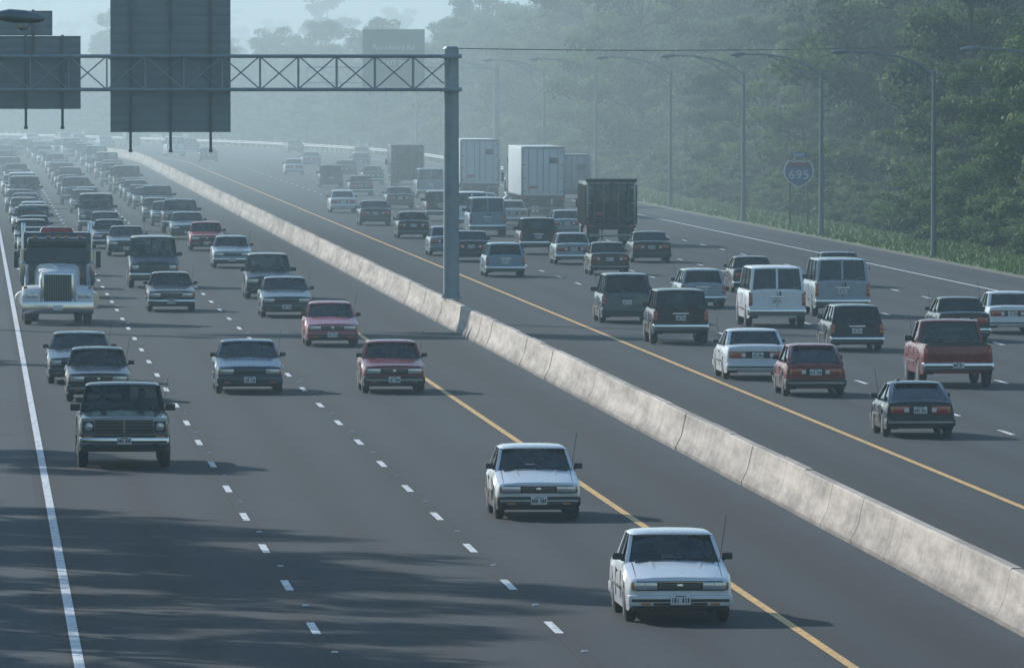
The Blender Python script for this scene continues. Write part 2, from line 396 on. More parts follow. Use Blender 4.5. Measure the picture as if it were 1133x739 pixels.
        # raised hood crease
        mb.strut((sx*.30,.14-h,nose+.012),(sx*.38,yW-.10-h,cowl+.018),.05,.02,PAINT)
    # cowl + wipers
    mb.box((0,yW-.03-h,cowl+.012),(W-.42,.09,.03),BLACK,.008)
    mb.tube([(-.55,yW-.03-h,cowl+.035),(0,yW+.01-h,cowl+.06)],.009,BLACK,5); mb.tube([(.02,yW-.03-h,cowl+.035),(.56,yW+.03-h,cowl+.06)],.009,BLACK,5)
    # seats, dash, steering wheel
    ysF=yT+.55 if kind!='pickup' else yR-.22
    mb.box((0,yW+.33-h,cowl+.0),(W-.35,.35,.06),INT,.02)
    rows=[ysF] if kind=='pickup' else [ysF,ysF+.85]
    for yy in rows:
        if yy>yB-.1: continue
        for sx in(-.36,.36):
            mb.box((sx*W/1.68,yy-h,cowl+.02),(.46,.13,.16),INT,.04)
            if yy==ysF: mb.box((sx*W/1.68,yy+.02-h,cowl+.17),(.24,.09,.14),INT,.04)
    mb.tube([(.36+.17*math.cos(t),yW+.52-h-.02*math.sin(t),cowl+.03+.16*math.sin(t)) for t in [math.pi*k/8 for k in range(9)]],.014,BLACK,5)
    mb.box((0,yT+.16-h,zr-.15),(.22,.03,.06),BLACK,.01)
    # ---- front face
    fy=-h; prd=random.Random(name_seed[0]); 
    def plate(y,z,sgn):
        mb.box((0,y,z),(.31,.02,.155),PLATE,.004)
        for i in range(7):
            if i==3: continue
            mb.box((-.12+i*.04,y+sgn*.012,z-.008),(prd.choice((.012,.024,.026)),.006,.07),BLACK)
        mb.box((0,y+sgn*.012,z+.055),(.16,.006,.014),BLACK)
    nb=nose-.07
    hz=(nb+zbump)/2+.05; hh=min(.17,(nb-zbump)*.62)
    if front=='pickup':
        hz=(nb+zbump)/2+.06; hh=.32
        mb.box((0,fy-.02,hz),(W-.16,.06,hh+.05),HUB,.015)
        mb.box((0,fy-.045,hz),(W-.74,.05,hh-.03),BLACK,.01)
        for i in range(4): mb.box((0,fy-.07,hz-.105+i*.07),(W-.76,.02,.006),HUB)
        mb.box((0,fy-.07,hz),(.03,.02,hh-.04),HUB)
        for sx in(-1,1):
            mb.box((sx*(w2-.23),fy-.055,hz),(.25,.05,.24),BLACK,.015)
            rg=[]
            for yy,r in((fy-.075,.095),(fy-.095,.088),(fy-.105,.05)):
                rg.append([(sx*(w2-.23)+r*math.cos(2*math.pi*k/16),yy,hz+r*math.sin(2*math.pi*k/16)) for k in range(16)])
            mb.loft(rg,LAMP)
            mb.box((sx*(w2-.22),fy-.05,hz-.22),(.2,.04,.06),AMBER,.01)
    elif front=='van':
        mb.box((0,fy-.012,hz),(W-.3,.05,.24),BLACK,.015)
        for i in range(4): mb.box((0,fy-.04,hz-.08+i*.055),(W-.75,.02,.010),HUB)
        for sx in(-1,1): mb.box((sx*(w2-.26),fy-.03,hz),(.26,.05,.18),LAMP,.012); mb.box((sx*(w2-.09),fy+.01,hz),(.07,.06,.18),AMBER,.01)
    else:
        mb.box((0,fy-.004,hz),(W-.32,.03,hh+.03),BLACK,.01)
        for sx in(-1,1):
            mb.box((sx*(w2-.30),fy-.018,hz),(.36,.04,hh),LAMP,.012)
            mb.box((sx*(w2-.30),fy-.040,hz),(.008,.004,hh-.02),CHROME)
            mb.box((sx*(w2-.30),fy-.032,hz-hh*.5),(.38,.03,.014),BLACK)
            mb.box((sx*(w2-.105),fy+.012,hz),(.05,.07,hh),AMBER,.01)
        if front=='grille':
            for i in range(3): mb.box((0,fy-.022,hz-hh*.25+i*hh*.25),(W-1.02,.012,.005),HUB)
            mb.box((0,fy-.026,hz+hh*.5),(W-.96,.016,.012),CHROME)
            mb.box((0,fy-.036,hz),(.09,.012,.06),CHROME,.004)
        elif front=='body':
            mb.box((0,fy-.016,hz+.03),(W-1.0,.04,hh*.55),PAINT,.01)
        elif front=='bars':
            for i in range(11): mb.box((-.33+i*.066,fy-.026,hz),(.010,.014,hh),HUB)
            mb.box((0,fy-.02,hz+hh*.55),(.76,.03,.03),CHROME,.008)
    # bumpers
    bh=.17 if H<1.6 else .2
    for sg,yy,ww in((-1,fy-.02,W*.965),(1,h+.02,W*.97)):
        mb.box((0,yy,zbump-bh*.45),(ww,.24,bh),bump,.035)
        mb.box((0,yy+sg*.122,zbump-bh*.42),(ww-.10,.014,.045),BLACK if bump!=BLACK else HUB,.004)
        for sx in(-1,1):
            mb.box((sx*(ww/2-.03),yy-sg*.22,zbump-bh*.45),(.07,.44,bh),bump,.025)
    mb.box((0,fy+.03,clr+.06),(W*.88,.14,.12),BLACK,.02)
    if bump!=CHROME: mb.box((0,fy-.146,zbump-bh*.75),(W*.5,.012,.04),BLACK)
    for sx in(-1,1): mb.box((sx*(w2-.30),fy-.146,zbump-bh*.72),(.15,.014,.035),AMBER if bump!=CHROME else BLACK,.004)
    plate(fy-.16,zbump-.06,-1)
    # ---- rear face
    ry=h; dk=(deck if not bed else cowl)-.07
    if bed:
        mb.box((0,ry-.03,(cowl+clr+.28)/2),(W-.34,.05,cowl-clr-.30),PAINT,.012)
        mb.box((0,ry+.0,(cowl+clr+.28)/2),(W-.62,.02,.2),PAINT,.008)
        for sx in(-1,1): mb.box((sx*(w2-.125),ry+.0,(cowl+clr)/2+.16),(.11,.05,.30),RED,.01)
        plate(ry+.155,zbump-.05,1)
        mb.box((0,ry-.0,cowl-.02),(W-.36,.07,.035),BLACK,.01)
    elif tall_tail:
        for sx in(-1,1):
            mb.box((sx*(w2-.11),ry-.01,(zbump+dk)/2+.06),(.12,.05,(dk-zbump)*.75),RED,.01)
            mb.box((sx*(w2-.11),ry-.004,(zbump+dk)/2-.02),(.11,.05,.08),AMBER,.008)
        plate(ry+.02,(zbump+dk)/2,1)
        mb.box((0,ry+.002,(zbump+dk)/2+.13),(.5,.03,.05),CHROME if bump==CHROME else BLACK,.008)
    else:
        tz=(zbump+dk)/2+.04; thh=min(.17,(dk-zbump)*.55)
        mb.box((0,ry-.003,tz),(W-.24,.03,thh+.02),BLACK,.01)
        lw=.44 if lampred=='wide' else .3
        for sx in(-1,1):
            mb.box((sx*(w2-.14-lw/2),ry+.012,tz),(lw,.035,thh),RED,.01)
            mb.box((sx*(w2-.14-lw+.07),ry+.022,tz-.01),(.11,.03,thh*.55),PLATE,.006)
            mb.box((sx*(w2-.17),ry+.022,tz+.0),(.07,.03,thh*.9),AMBER,.006)
        plate(ry+.03,tz-.01,1)
    if kind in('wagon','van','hatch'):
        mb.box((0,yB-h+.02,cowl-.015),(W-.36,.03,.025),BLACK,.006)
        mb.tube([(-.1,yB-h+.03,cowl+.02),(.28,yB-.03-h,cowl+.10)],.008,BLACK,5)
        if kind=='hatch': mb.box((0,yR-h+.05,H-.05),(gt*1.6,.12,.03),PAINT,.01)
    else:
        mb.box((0,yB-h+.06,deck+.012),(W-.34,.012,.006),BLACK)
    if split:
        mb.strut((0,yB-h+.005,cowl),(0,yR-h+.01,H-.06),.07,.03,PAINT)
        mb.box((0,ry+.004,(cowl+zbump)/2),(.014,.012,cowl-zbump-.1),BLACK)
        for sx in(-1,1):
            for z in(zbump+.15,cowl-.1,H-.35): mb.box((sx*(w2-.06),ry-.01,z),(.03,.06,.09),BLACK,.006)
        mb.box((-.1,ry+.03,cowl-.12),(.05,.03,.14),BLACK,.008)
    mb.tube([(-.45,h+.02,clr+.0),(-.45,h-.3,clr+.02)],.025,HUB,8)
    mb.tube([(w2-.14,yW-.12-h,cowl),(w2-.02,yW+.1-h,cowl+.72)],.005,BLACK,4)

name_seed=[0]
def mk(name,**k):
    name_seed[0]+=1
    mb=MB(); car(mb,**k); me=finalize(mb,name,CM); me['L']=k.get('L',4.3); return me
T={}
T['sedanA']=('sedan',mk('sedanA',L=4.33,W=1.66,H=1.36,bump=PAINT,front='grille'))
T['sedanB']=('sedan',mk('sedanB',L=4.6,W=1.72,H=1.39,nose=.74,cowl=.92,deck=.93,yW=1.3,yT=1.85,yR=3.15,yB=3.65,wf=.85,wr=3.5,bump=CHROME,front='bars',top=.74))
T['sedanC']=('sedan',mk('sedanC',L=4.8,W=1.80,H=1.38,nose=.72,cowl=.92,deck=.95,yW=1.35,yT=2.05,yR=3.3,yB=3.95,wf=.95,wr=3.65,bump=PAINT,front='body'))
T['sedanD']=('sedan',mk('sedanD',L=4.4,W=1.68,H=1.37,nose=.73,cowl=.90,deck=.92,yW=1.2,yT=1.75,yR=3.0,yB=3.5,wf=.8,wr=3.3,bump=BLACK,front='grille',lampred='n',clad=True))
T['hatchA']=('hatchback_car',mk('hatchA',L=4.0,W=1.64,H=1.36,nose=.70,cowl=.89,deck=.86,yW=1.1,yT=1.75,yR=3.1,yB=3.85,wf=.75,wr=3.15,kind='hatch',bump=BLACK,front='grille',clad=True))
T['hatchB']=('hatchback_car',mk('hatchB',L=3.9,W=1.66,H=1.28,nose=.66,cowl=.84,deck=.86,yW=1.1,yT=1.8,yR=2.85,yB=3.75,wf=.75,wr=3.0,kind='hatch',bump=BLACK,front='body',top=.74))
T['wagon']=('station_wagon',mk('wagon',L=4.6,W=1.70,H=1.42,nose=.73,cowl=.92,deck=.90,yW=1.25,yT=1.8,yR=4.2,yB=4.52,wf=.85,wr=3.45,kind='wagon',bump=CHROME,front='grille',tall_tail=True))
T['minivan']=('minivan',mk('minivan',L=4.5,W=1.80,H=1.68,nose=.82,cowl=1.02,deck=1.0,yW=.95,yT=1.75,yR=4.15,yB=4.45,wf=.8,wr=3.55,R=.31,kind='wagon',bump=PAINT,front='grille',tall_tail=True,top=.80))
T['suv']=('suv',mk('suv',L=4.4,W=1.80,H=1.72,nose=.95,cowl=1.12,deck=1.1,yW=1.3,yT=1.75,yR=4.2,yB=4.36,wf=.8,wr=3.4,R=.35,clr=.32,kind='wagon',bump=CHROME,front='van',tall_tail=True,top=.82))
T['van']=('cargo_van',mk('van',L=5.2,W=1.98,H=2.02,nose=1.0,cowl=1.25,deck=1.23,yW=.8,yT=1.4,yR=5.0,yB=5.14,wf=.85,wr=4.1,R=.35,clr=.3,kind='van',bump=CHROME,front='van',tall_tail=True,split=True,top=.84))
T['pickup']=('pickup_truck',mk('pickup',L=5.2,W=1.98,H=1.78,nose=1.08,cowl=1.17,deck=1.15,yW=1.5,yT=1.95,yR=2.95,yB=3.05,wf=.9,wr=4.1,R=.37,clr=.36,kind='pickup',bump=CHROME,front='pickup',top=.80))

# ---- heavy vehicles
def tractor(mb,y0,body=PAINT):
    mb.off=(0,y0,0)
    mb.box((0,1.2,.85),(.9,6.4,.25),BLACK,.02)
    mb.box((0,-3.62,.58),(2.4,.22,.42),CHROME,.05)
    mb.box((0,-3.745,.58),(.32,.02,.16),PLATE,.004)
    rr=[]
    for y,w,t in((-3.42,.58,1.72),(-3.3,.60,1.80),(-2.6,.66,1.90),(-1.95,.76,2.0)):
        half=[(0,.8),(w,.8),(w,t-.25),(w-.05,t-.08),(w-.18,t),(0,t+.04)]
        rr.append([(x,y,z) for x,z in half]+[(-x,y,z) for x,z in half[1:-1][::-1]])
    mb.loft(rr,WHITE)  # hood and fenders in white: sunlit look painted in, cab stays dark
    mb.box((0,-3.45,1.24),(1.08,.10,1.02),CHROME,.04)
    mb.box((0,-3.49,1.24),(.92,.06,.88),BLACK,.01)
    for i in range(11): mb.box((-.40+i*.08,-3.53,1.24),(.010,.02,.86),HUB)
    for sx in(-1,1):
        rf=[]
        for y,z in((-3.55,.82),(-3.5,1.05),(-3.3,1.22),(-2.9,1.30),(-2.45,1.24),(-2.15,1.0),(-2.05,.75)):
            a,b_=(.60,1.19); a*=sx;b_*=sx
            rf.append([(a,y,z-.04),(b_,y,z-.12),(b_-.02*sx,y,z-.04),(b_-.08*sx,y,z),(a,y,z+.03)])
        mb.loft(rf,WHITE)
        mb.box((sx*.88,-3.52,.96),(.50,.12,.26),WHITE,.04)
        for q in(-.11,.11): mb.box((sx*.88+q,-3.585,.97),(.19,.03,.15),LAMP,.01)
        mb.box((sx*1.08,-3.4,1.25),(.12,.1,.09),AMBER,.02)
        mb.wheel(sx*1.0,-2.85,.50,.28)
        for y in(1.9,3.2):
            mb.wheel(sx*1.05,y,.50,.28); mb.wheel(sx*.74,y,.50,.28)
        mb.tube([(sx*1.12,-.95,.75),(sx*1.12,.6,.75)],.32,CHROME,14)
        mb.tube([(sx*1.1,-1.98,1.25),(sx*1.1,-1.98,1.4),(sx*1.1,-1.98,2.0),(sx*1.1,-1.98,2.1)],[.1,.17,.17,.08],CHROME,14)
        mb.tube([(sx*1.12,-.30,1.0),(sx*1.12,-.30,3.05),(sx*1.12,-.22,3.35)],.075,CHROME,12)
        mb.tube([(sx*1.12,-.30,1.5),(sx*1.12,-.30,2.5)],.12,CHROME,12)
        mb.box((sx*1.38,-1.75,2.15),(.16,.06,.55),BLACK,.02)
        mb.tube([(sx*1.02,-1.7,2.5),(sx*1.38,-1.75,2.48)],.015,CHROME,5); mb.tube([(sx*1.02,-1.7,1.85),(sx*1.38,-1.75,1.85)],.015,CHROME,5)
        mb.add([(sx*.04,-1.975,2.05),(sx*.92,-1.90,2.05),(sx*.88,-1.80,2.62),(sx*.04,-1.87,2.62)],[(0,1,2,3)],GLASS)
        mb.add([(sx*1.03,-1.6,2.05),(sx*1.03,-.85,2.05),(sx*.985,-.85,2.6),(sx*.985,-1.6,2.6)],[(0,1,2,3)],GLASS)
    mb.box((0,-1.3,1.52),(2.06,1.3,1.04),body,.06)
    mb.box((0,-1.2,2.76),(2.0,1.45,.26),body,.09)
    for sx in(-1,1):
        mb.strut((sx*.97,-1.86,2.0),(sx*.93,-1.78,2.66),.10,.10,body)
        mb.strut((sx*1.0,-.75,2.0),(sx*.96,-.75,2.66),.08,.2,body)
    mb.strut((0,-1.96,2.0),(0,-1.86,2.66),.05,.05,body)
    mb.box((0,-.72,2.3),(1.9,.06,.8),INT)
    mb.box((0,-2.0,2.66),(1.96,.26,.035),BLACK,.01)
    for x in(-.75,-.3,0,.3,.75): mb.box((x,-1.8,2.92),(.14,.08,.06),AMBER,.015)
    mb.box((0,.12,2.0),(2.3,1.45,2.1),body,.1)
    mb.box((0,-.05,3.12),(1.2,.8,.2),RED,.08,tx=.85,ty=.5)
    mb.box((0,2.6,1.1),(1.0,1.0,.12),BLACK,.03)
    mb.off=(0,0,0)
def trailer(mb,y0,Lt,m=WHITE,z0=1.25,z1=4.1,W=2.55):
    mb.off=(0,y0,0); h=Lt/2
    mb.box((0,0,(z0+z1)/2),(W,Lt,z1-z0),m,.03)
    for sx in(-1,1):
        mb.box((sx*(W/2-.05),h+.0,(z0+z1)/2),(.11,.08,z1-z0-.02),HUB,.01)
        for q in(.35,.85): mb.tube([(sx*q,h+.05,z0+.1),(sx*q,h+.05,z1-.15)],.02,HUB,6)
        for z in(z0+.25,z0+1,z0+1.8,z1-.3): mb.box((sx*(W/2-.16),h+.03,z),(.16,.05,.07),HUB,.01)
        mb.box((sx*(W/2-.2),h+.04,z0-.1),(.22,.05,.12),RED,.01)
        mb.box((sx*(W/2-.15),h+.05,z1-.06),(.1,.02,.05),RED)
        mb.box((sx*.45,h+.0,.6),(.06,.06,.7),BLACK)
        for y in(h-1.0,h-2.3): mb.wheel(sx*(W/2-.15),y,.5,.26); mb.wheel(sx*(W/2-.45),y,.5,.26)
        mb.box((sx*(W/2-.35),h-.35,.65),(.6,.02,.7),BLACK)
        for i in range(int(Lt/1.2)): mb.box((sx*(W/2+.004),-h+.6+i*1.2,(z0+z1)/2),(.014,.03,z1-z0-.2),HUB)
        mb.box((sx*(W/2+.004),0,z0+.05),(.03,Lt-.1,.09),HUB)
    mb.box((0,h+.0,z1-.05),(W-.24,.08,.12),HUB,.01); mb.box((0,h+.0,z0-.1),(W,.08,.2),BLACK,.01)
    mb.box((0,h+.033,(z0+z1)/2),(.03,.02,z1-z0-.3),BLACK)
    mb.box((0,h,.5),(W-.3,.1,.12),HUB,.01)
    mb.box((-.62,h+.045,z1-.8),(.55,.02,.32),BLACK,.01); mb.box((.6,h+.045,z0+.5),(.5,.02,.14),RED,.01)
    mb.box((0,0,z0-.15),(1.0,Lt-.3,.25),BLACK)
    for x in(-.5,-.1,.1,.5): mb.box((x,h+.05,z1-.05),(.08,.02,.04),RED)
    mb.off=(0,0,0)
mb=MB(); tractor(mb,0); me=finalize(mb,'semi',CM); me['L']=7.6; T['semi']=('semi_truck',me)
mb=MB(); trailer(mb,3.2,13.5); tractor(mb,-6.2); me=finalize(mb,'semit',CM); me['L']=19.8; T['semitrailer']=('semi_trailer_truck',me)
def boxtruck(mb,m,z1=3.3,Lb=5.5):
    trailer(mb,1.2,Lb,m,1.05,z1,2.4)
    mb.off=(0,-2.9,0)
    mb.box((0,.1,1.5),(2.1,1.9,1.1),PAINT,.1); mb.box((0,.3,2.25),(1.95,1.4,.5),GLASS,.08,tx=.9,ty=.85); mb.box((0,.35,2.5),(1.8,1.25,.1),PAINT,.04)
    mb.box((0,-.9,.85),(2.1,.2,.25),CHROME,.04); mb.box((0,-.87,1.35),(1.5,.05,.35),BLACK,.01)
    for sx in(-1,1):
        mb.box((sx*.85,-.89,1.35),(.25,.05,.2),LAMP,.02); mb.wheel(sx*.95,-.1,.45,.25); mb.box((sx*1.2,-.3,2.0),(.14,.06,.4),BLACK,.02)
        mb.strut((sx*.95,-.4,2.0),(sx*.87,-.2,2.5),.08,.1,PAINT)
    mb.off=(0,0,0)
mb=MB(); boxtruck(mb,PAINT); me=finalize(mb,'boxt',CM); me['L']=7.6; T['boxtruck']=('box_truck',me)
# dump truck: dark open body with side stakes
mb=MB(); boxtruck(mb,PAINT,3.1,6)
for sx in(-1,1):
    for i in range(7): mb.box((sx*1.24,-1.6+i*.95,2.0),(.08,.12,1.9),BLACK,.01)
mb.box((0,4.26,3.18),(2.5,.12,.16),BLACK,.02); mb.box((0,4.27,1.3),(2.5,.1,.12),BLACK,.02)
for x in(-.8,0,.8): mb.box((x,4.27,2.2),(.1,.08,1.7),BLACK,.01)
me=finalize(mb,'dumpt',CM); me['L']=8.0; T['dumptruck']=('dump_truck',me)

# ---- driver figure (one continuous body, arms reaching the wheel)
M_skin=simple('skin',(.42,.25,.17),.55); M_hair=simple('hair',(.03,.02,.015),.7); M_shirt=simple('shirt',(.40,.44,.50),.85)
mb=MB(); n=16; rings=[]; pr=[(0,.16,.12,.02),(.15,.17,.12,.02),(.27,.19,.12,.01),(.35,.21,.11,0),(.40,.20,.095,0),(.435,.13,.08,0),(.455,.065,.06,0),(.49,.055,.057,-.005),(.515,.06,.075,-.02),(.545,.068,.09,-.015),(.59,.076,.098,-.005),(.635,.078,.10,0),(.675,.068,.09,.005),(.70,.045,.06,.01),(.712,.015,.02,.01)]
for z,rx,ry,yo in pr: rings.append([(rx*math.cos(2*math.pi*k/n),yo+ry*math.sin(2*math.pi*k/n),z) for k in range(n)])
def dm(i,j):
    z=pr[i][0]
    if z<.45: return 2
    ang=(j+.5)/n*2*math.pi
    if z>=.635: return 1
    if z>=.54 and math.sin(ang)>-.1: return 1
    return 0
mb.loft(rings,dm)
mb.tube([(0,-.095,.60),(0,-.112,.575),(0,-.122,.562),(0,-.095,.553)],[.008,.012,.014,.006],0,6)
for sx in(-1,1):
    mb.tube([(sx*.18,0,.36),(sx*.235,-.06,.27),(sx*.26,-.14,.16),(sx*.22,-.30,.20),(sx*.17,-.43,.28)],[.06,.055,.045,.038,.028],2,8)
    mb.tube([(sx*.17,-.42,.275),(sx*.155,-.46,.30),(sx*.14,-.50,.31)],[.03,.04,.03],0,8)
    for q in range(4): mb.tube([(sx*(.12+q*.022),-.48,.31),(sx*(.12+q*.022),-.515,.325),(sx*(.115+q*.022),-.525,.30)],[.010,.009,.008],0,5)
    mb.tube([(sx*.13,-.46,.29),(sx*.10,-.485,.30)],[.011,.009],0,5)
    mb.box((sx*.03,-.098,.60),(.018,.01,.008),1); mb.box((sx*.08,0,.59),(.012,.03,.05),0,.004)
mb.box((0,-.098,.53),(.04,.008,.006),1)
ME_driver=finalize(mb,'driver',[M_skin,M_hair,M_shirt],50)

C=dict(white=(.72,.76,.79),silver=(.27,.33,.38),red=(.32,.008,.014),dred=(.19,.004,.008),maroon=(.20,.007,.014),blue=(.018,.045,.095),navy=(.005,.013,.032),black=(.003,.005,.008),
  grey=(.045,.068,.09),green=(.004,.016,.017),tan=(.26,.23,.18),brown=(.045,.02,.012),lblue=(.16,.26,.34),cream=(.46,.46,.42),dgrey=(.010,.015,.021),teal=(.02,.07,.09),pink=(.36,.08,.11))
DR={'sedanA':(1.80+.5,.36),'sedanB':(2.3,.37),'sedanC':(2.5,.38),'sedanD':(2.2,.36),'hatchA':(2.2,.36),'hatchB':(2.25,.36),'wagon':(2.3,.36),'minivan':(2.2,.38),'suv':(2.2,.38),'van':(1.9,.42),'pickup':(2.65,.42)}
def place(t,d,off,c,onc,people=0,yaw=0):
    name,me=T[t]; L=me['L']; s=d/math.cos(TH0) if d<870 else d
    s=s+L/2; x,y,_=P(s,off); rz=-TH(s)+(0 if onc else math.pi)+yaw
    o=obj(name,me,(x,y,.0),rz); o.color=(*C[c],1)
    if people and t in DR:
        dy,dx=DR[t]; H={'pickup':.93,'van':1.1,'minivan':.85,'suv':.9}.get(t,.60)
        for i in range(people):
            obj('driver' if i==0 else 'passenger',ME_driver,((dx if i==0 else -dx),dy-L/2-.08,H),0,o,(1,1,.98 if i else 1))
    return o
on=[('sedanA',147,-5.22,'white',1),('hatchA',181,-5.37,'white',1),('sedanD',252,-4.95,'maroon',1),('sedanA',295,-4.95,'pink',1),('sedanC',252,-8.75,'blue',1),
('sedanC',330,-5.2,'grey',1),('minivan',357,-4.95,'dgrey',1),('sedanB',338,-9.0,'black',1),('van',375,-8.9,'navy',1),('pickup',205,-12.8,'green',2),('sedanD',246,-12.8,'dgrey',1),('sedanC',260,-13.1,'grey',1),
('semi',321,-13.15,'navy',0),('sedanB',413,-4.8,'silver',1),('sedanD',453,-4.9,'red',0),('sedanC',484,-5.1,'grey',0),('sedanC',440,-8.9,'dgrey',0),('sedanB',459,-9.4,'black',0),('hatchA',487,-9.2,'grey',0)]
for a in on: place(a[0],a[1],a[2],a[3],True,a[4])
re=[('hatchB',221,5.85,'navy',1),('pickup',256,10.35,'dred',1),('hatchA',249,5.9,'dred',1),('sedanC',262.5,5.5,'white',1),('suv',297,5.95,'black',0),('van',316.5,10.6,'white',0),('wagon',289,10.7,'navy',0),
('minivan',322,6.0,'grey',0),('sedanB',299,15.0,'dgrey',0),('sedanA',308,17.5,'white',0),('van',330,14.0,'silver',0),('sedanC',375,18.1,'dgrey',0),('sedanB',366,13.9,'black',0),('wagon',342,10.1,'silver',0),
('sedanC',424,14.1,'black',0),('sedanD',398,10.5,'brown',0),('sedanB',420,10.4,'silver',0),('suv',443,10.2,'dgrey',0),('wagon',394.5,5.95,'lblue',0),('sedanC',426,6.2,'navy',0),('sedanA',440,5.8,'silver',0),
('sedanD',486,6.4,'black',0),('sedanC',527,6.2,'navy',0),('sedanB',654,10.6,'dgrey',0),('minivan',700,10.3,'black',0),('sedanA',786,10.5,'white',0),('dumptruck',466,15.1,'black',0),
('semitrailer',558,17.3,'blue',0),('semitrailer',618,16.8,'grey',0),('boxtruck',679,14.9,'brown',0),('van',640,14.7,'lblue',0),('boxtruck',600,21.6,'silver',0),('van',492,10.5,'lblue',0),('suv',543,10.6,'black',0),
('sedanA',492,14.6,'silver',0),('sedanB',527,13.8,'cream',0),('sedanC',590,10.4,'grey',0),('van',515,10.9,'white',0),('sedanC',560,14,'lblue',0),('sedanA',575,6.3,'white',0),('sedanB',720,14.2,'navy',0),('sedanC',770,14.2,'dgrey',0),
('sedanB',835,18,'grey',0),('sedanC',850,14.2,'silver',0),('sedanA',912,21.5,'silver',0),('sedanC',995,22,'dgrey',0),('sedanB',1020,14,'dred',0),('van',960,6.4,'white',0),('sedanC',900,6.4,'dgrey',0),('sedanC',1060,10.2,'silver',0),('suv',1090,18,'black',0)]
for a in re: place(a[0],a[1],a[2],a[3],False,a[4])
kinds=['sedanA','sedanB','sedanC','sedanD','hatchA','wagon','sedanC','sedanB','minivan','suv','van','pickup']
cols=['white','silver','grey','dgrey','blue','lblue','black','maroon','navy','dgrey','cream','brown','grey','black','navy','teal']
for off,s in((-5.3,503),(-9.1,508),(-12.9,345)):
    while s<1500:
        kd=random.choice(kinds)
        place(kd,s,off+random.uniform(-.3,.3),random.choice(cols),True); s+=T[kd][1]['L']+random.uniform(5,17)*(1+s/2500)
for off,s,g in((6.3,1130,60),(10.2,1110,60),(14,1100,60),(17.9,1130,60)):
    while s<1500:
        kd=random.choice(kinds)
        place(kd,s,off+random.uniform(-.3,.3),random.choice(cols),False); s+=T[kd][1]['L']+random.uniform(.4,1.5)*g

# ---------------------------------------------------------------- overhead sign gantry
M_alu=simple('sign_aluminium',(.14,.195,.235),.5,.3,scale=1.5,noise=.2)
M_green=simple('sign_green',(.01,.09,.05),.4,noise=.1)
M_wsign=simple('sign_white',(.75,.77,.78),.4,noise=.05)
def gantry(sdist,o0,o1,zc,hgt,signs,poles=(1,1)):
    root=bpy.data.objects.new('overhead_sign_gantry',None); col.objects.link(root)
    x,y,_=P(sdist,0); root.location=(x,y,0); root.rotation_euler=(0,0,-TH(sdist))
    mb=MB(); zt,zb_=zc+hgt/2,zc-hgt/2
    for z in(zt,zb_):
        for yy in(-.5,.5): mb.tube([(o0,yy,z),(o1,yy,z)],.06,0,8)
    n=int(abs(o1-o0)/1.25); st=(o1-o0)/n
    for i in range(n+1):
        a=o0+i*st
        for q,yy in enumerate((-.5,.5)):
            mb.tube([(a,yy,zb_),(a,yy,zt)],.022,0,6)
            if i<n:
                fl=(i+q)%2; mb.tube([(a,yy,zb_ if fl else zt),(a+st,yy,zt if fl else zb_)],.026,0,6)
        for z in(zt,zb_):
            mb.tube([(a,-.5,z),(a,.5,z)],.025,0,6)
            if i<n: mb.tube([(a,-.5 if i%2 else .5,z),(a+st,.5 if i%2 else -.5,z)],.022,0,6)
    obj('truss',finalize(mb,'truss',[M_galv]),parent=root)
    mb=MB()
    for k,a in enumerate((o0,o1)):
        if not poles[k]: continue
        b0=.84 if abs(a)<1 else 0
        mb.tube([(a,0,b0),(a,0,zt+.25)],[.27,.25],0,20); mb.box((a,0,b0+.03),(.66,.62,.06),0,.01); mb.tube([(a,0,zt+.25),(a,0,zt+.33)],[.28,.2],0,20)
        if abs(a)<1: mb.box((a,0,.42),(.72,1.5,.83),1,.04,tx=.62)
        for z in(zt,zb_): mb.box((a,0,z),(.66,1.15,.14),0,.02)
        for q in(-.26,.26):
            for r in(-.24,.24): mb.tube([(a+q,r,b0+.06),(a+q,r,b0+.14)],.025,0,6)
    obj('poles',finalize(mb,'poles',[M_galv,bpy.data.materials['barrier_concrete']]),parent=root)
    for (a0,a1,z0,z1,face) in signs:
        mb=MB(); yb=.62 if face>0 else -.62
        z=z0
        while z<z1-.01:
            hh=min(.305,z1-z); mb.box(((a0+a1)/2,yb,z+hh/2),(a1-a0,.04,hh-.012),0,.004); 
            mb.box(((a0+a1)/2,yb-.04*face,z+hh-.006),(a1-a0,.06,.035),0)
            z+=.305
        mb.box(((a0+a1)/2,yb+.026*face,(z0+z1)/2),(a1-a0-.02,.01,z1-z0-.02),1)
        nn=max(2,int((a1-a0)/1.05)); 
        for i in range(nn):
            a=a0+(a1-a0)*(i+.5)/nn
            mb.box((a,yb-.09*face,(z0+z1)/2-.3),(.09,.1,z1-z0+.7),2,.01)
            mb.box((a,yb-.0*face,z0-.62),(.13,.5,.10),2,.02)
        obj('sign_panel',finalize(mb,'sign_panel',[M_alu,M_green,M_dgalv]),parent=root)
    return root
g=gantry(323.5,.12,-20.5,8.42,1.12,[(-11.35,-7.30,6.42,11.4,1),(-18.5,-12.35,7.2,9.65,1),(-18.5,-13.3,9.67,10.5,1)])
g2=gantry(800,12,27.8,8.2,1.3,[(16.6,21.8,7.2,12.0,-1)],poles=(0,1))
def text(body,size,loc,rot,mat,parent,bold=0,sp=1):
    cu=bpy.data.curves.new('legend','FONT'); cu.body=body; cu.size=size; cu.align_x='CENTER'; cu.extrude=.003; cu.offset=bold; cu.space_character=sp; cu.materials.append(mat)
    o=bpy.data.objects.new('legend',cu); col.objects.link(o); o.location=loc; o.rotation_euler=rot; o.parent=parent
text('Providence Rd',.6,(19.2,-.665,10.3),(rad(90),0,0),M_wsign,g2); text('EXIT 28',.6,(19.2,-.665,9.0),(rad(90),0,0),M_wsign,g2)

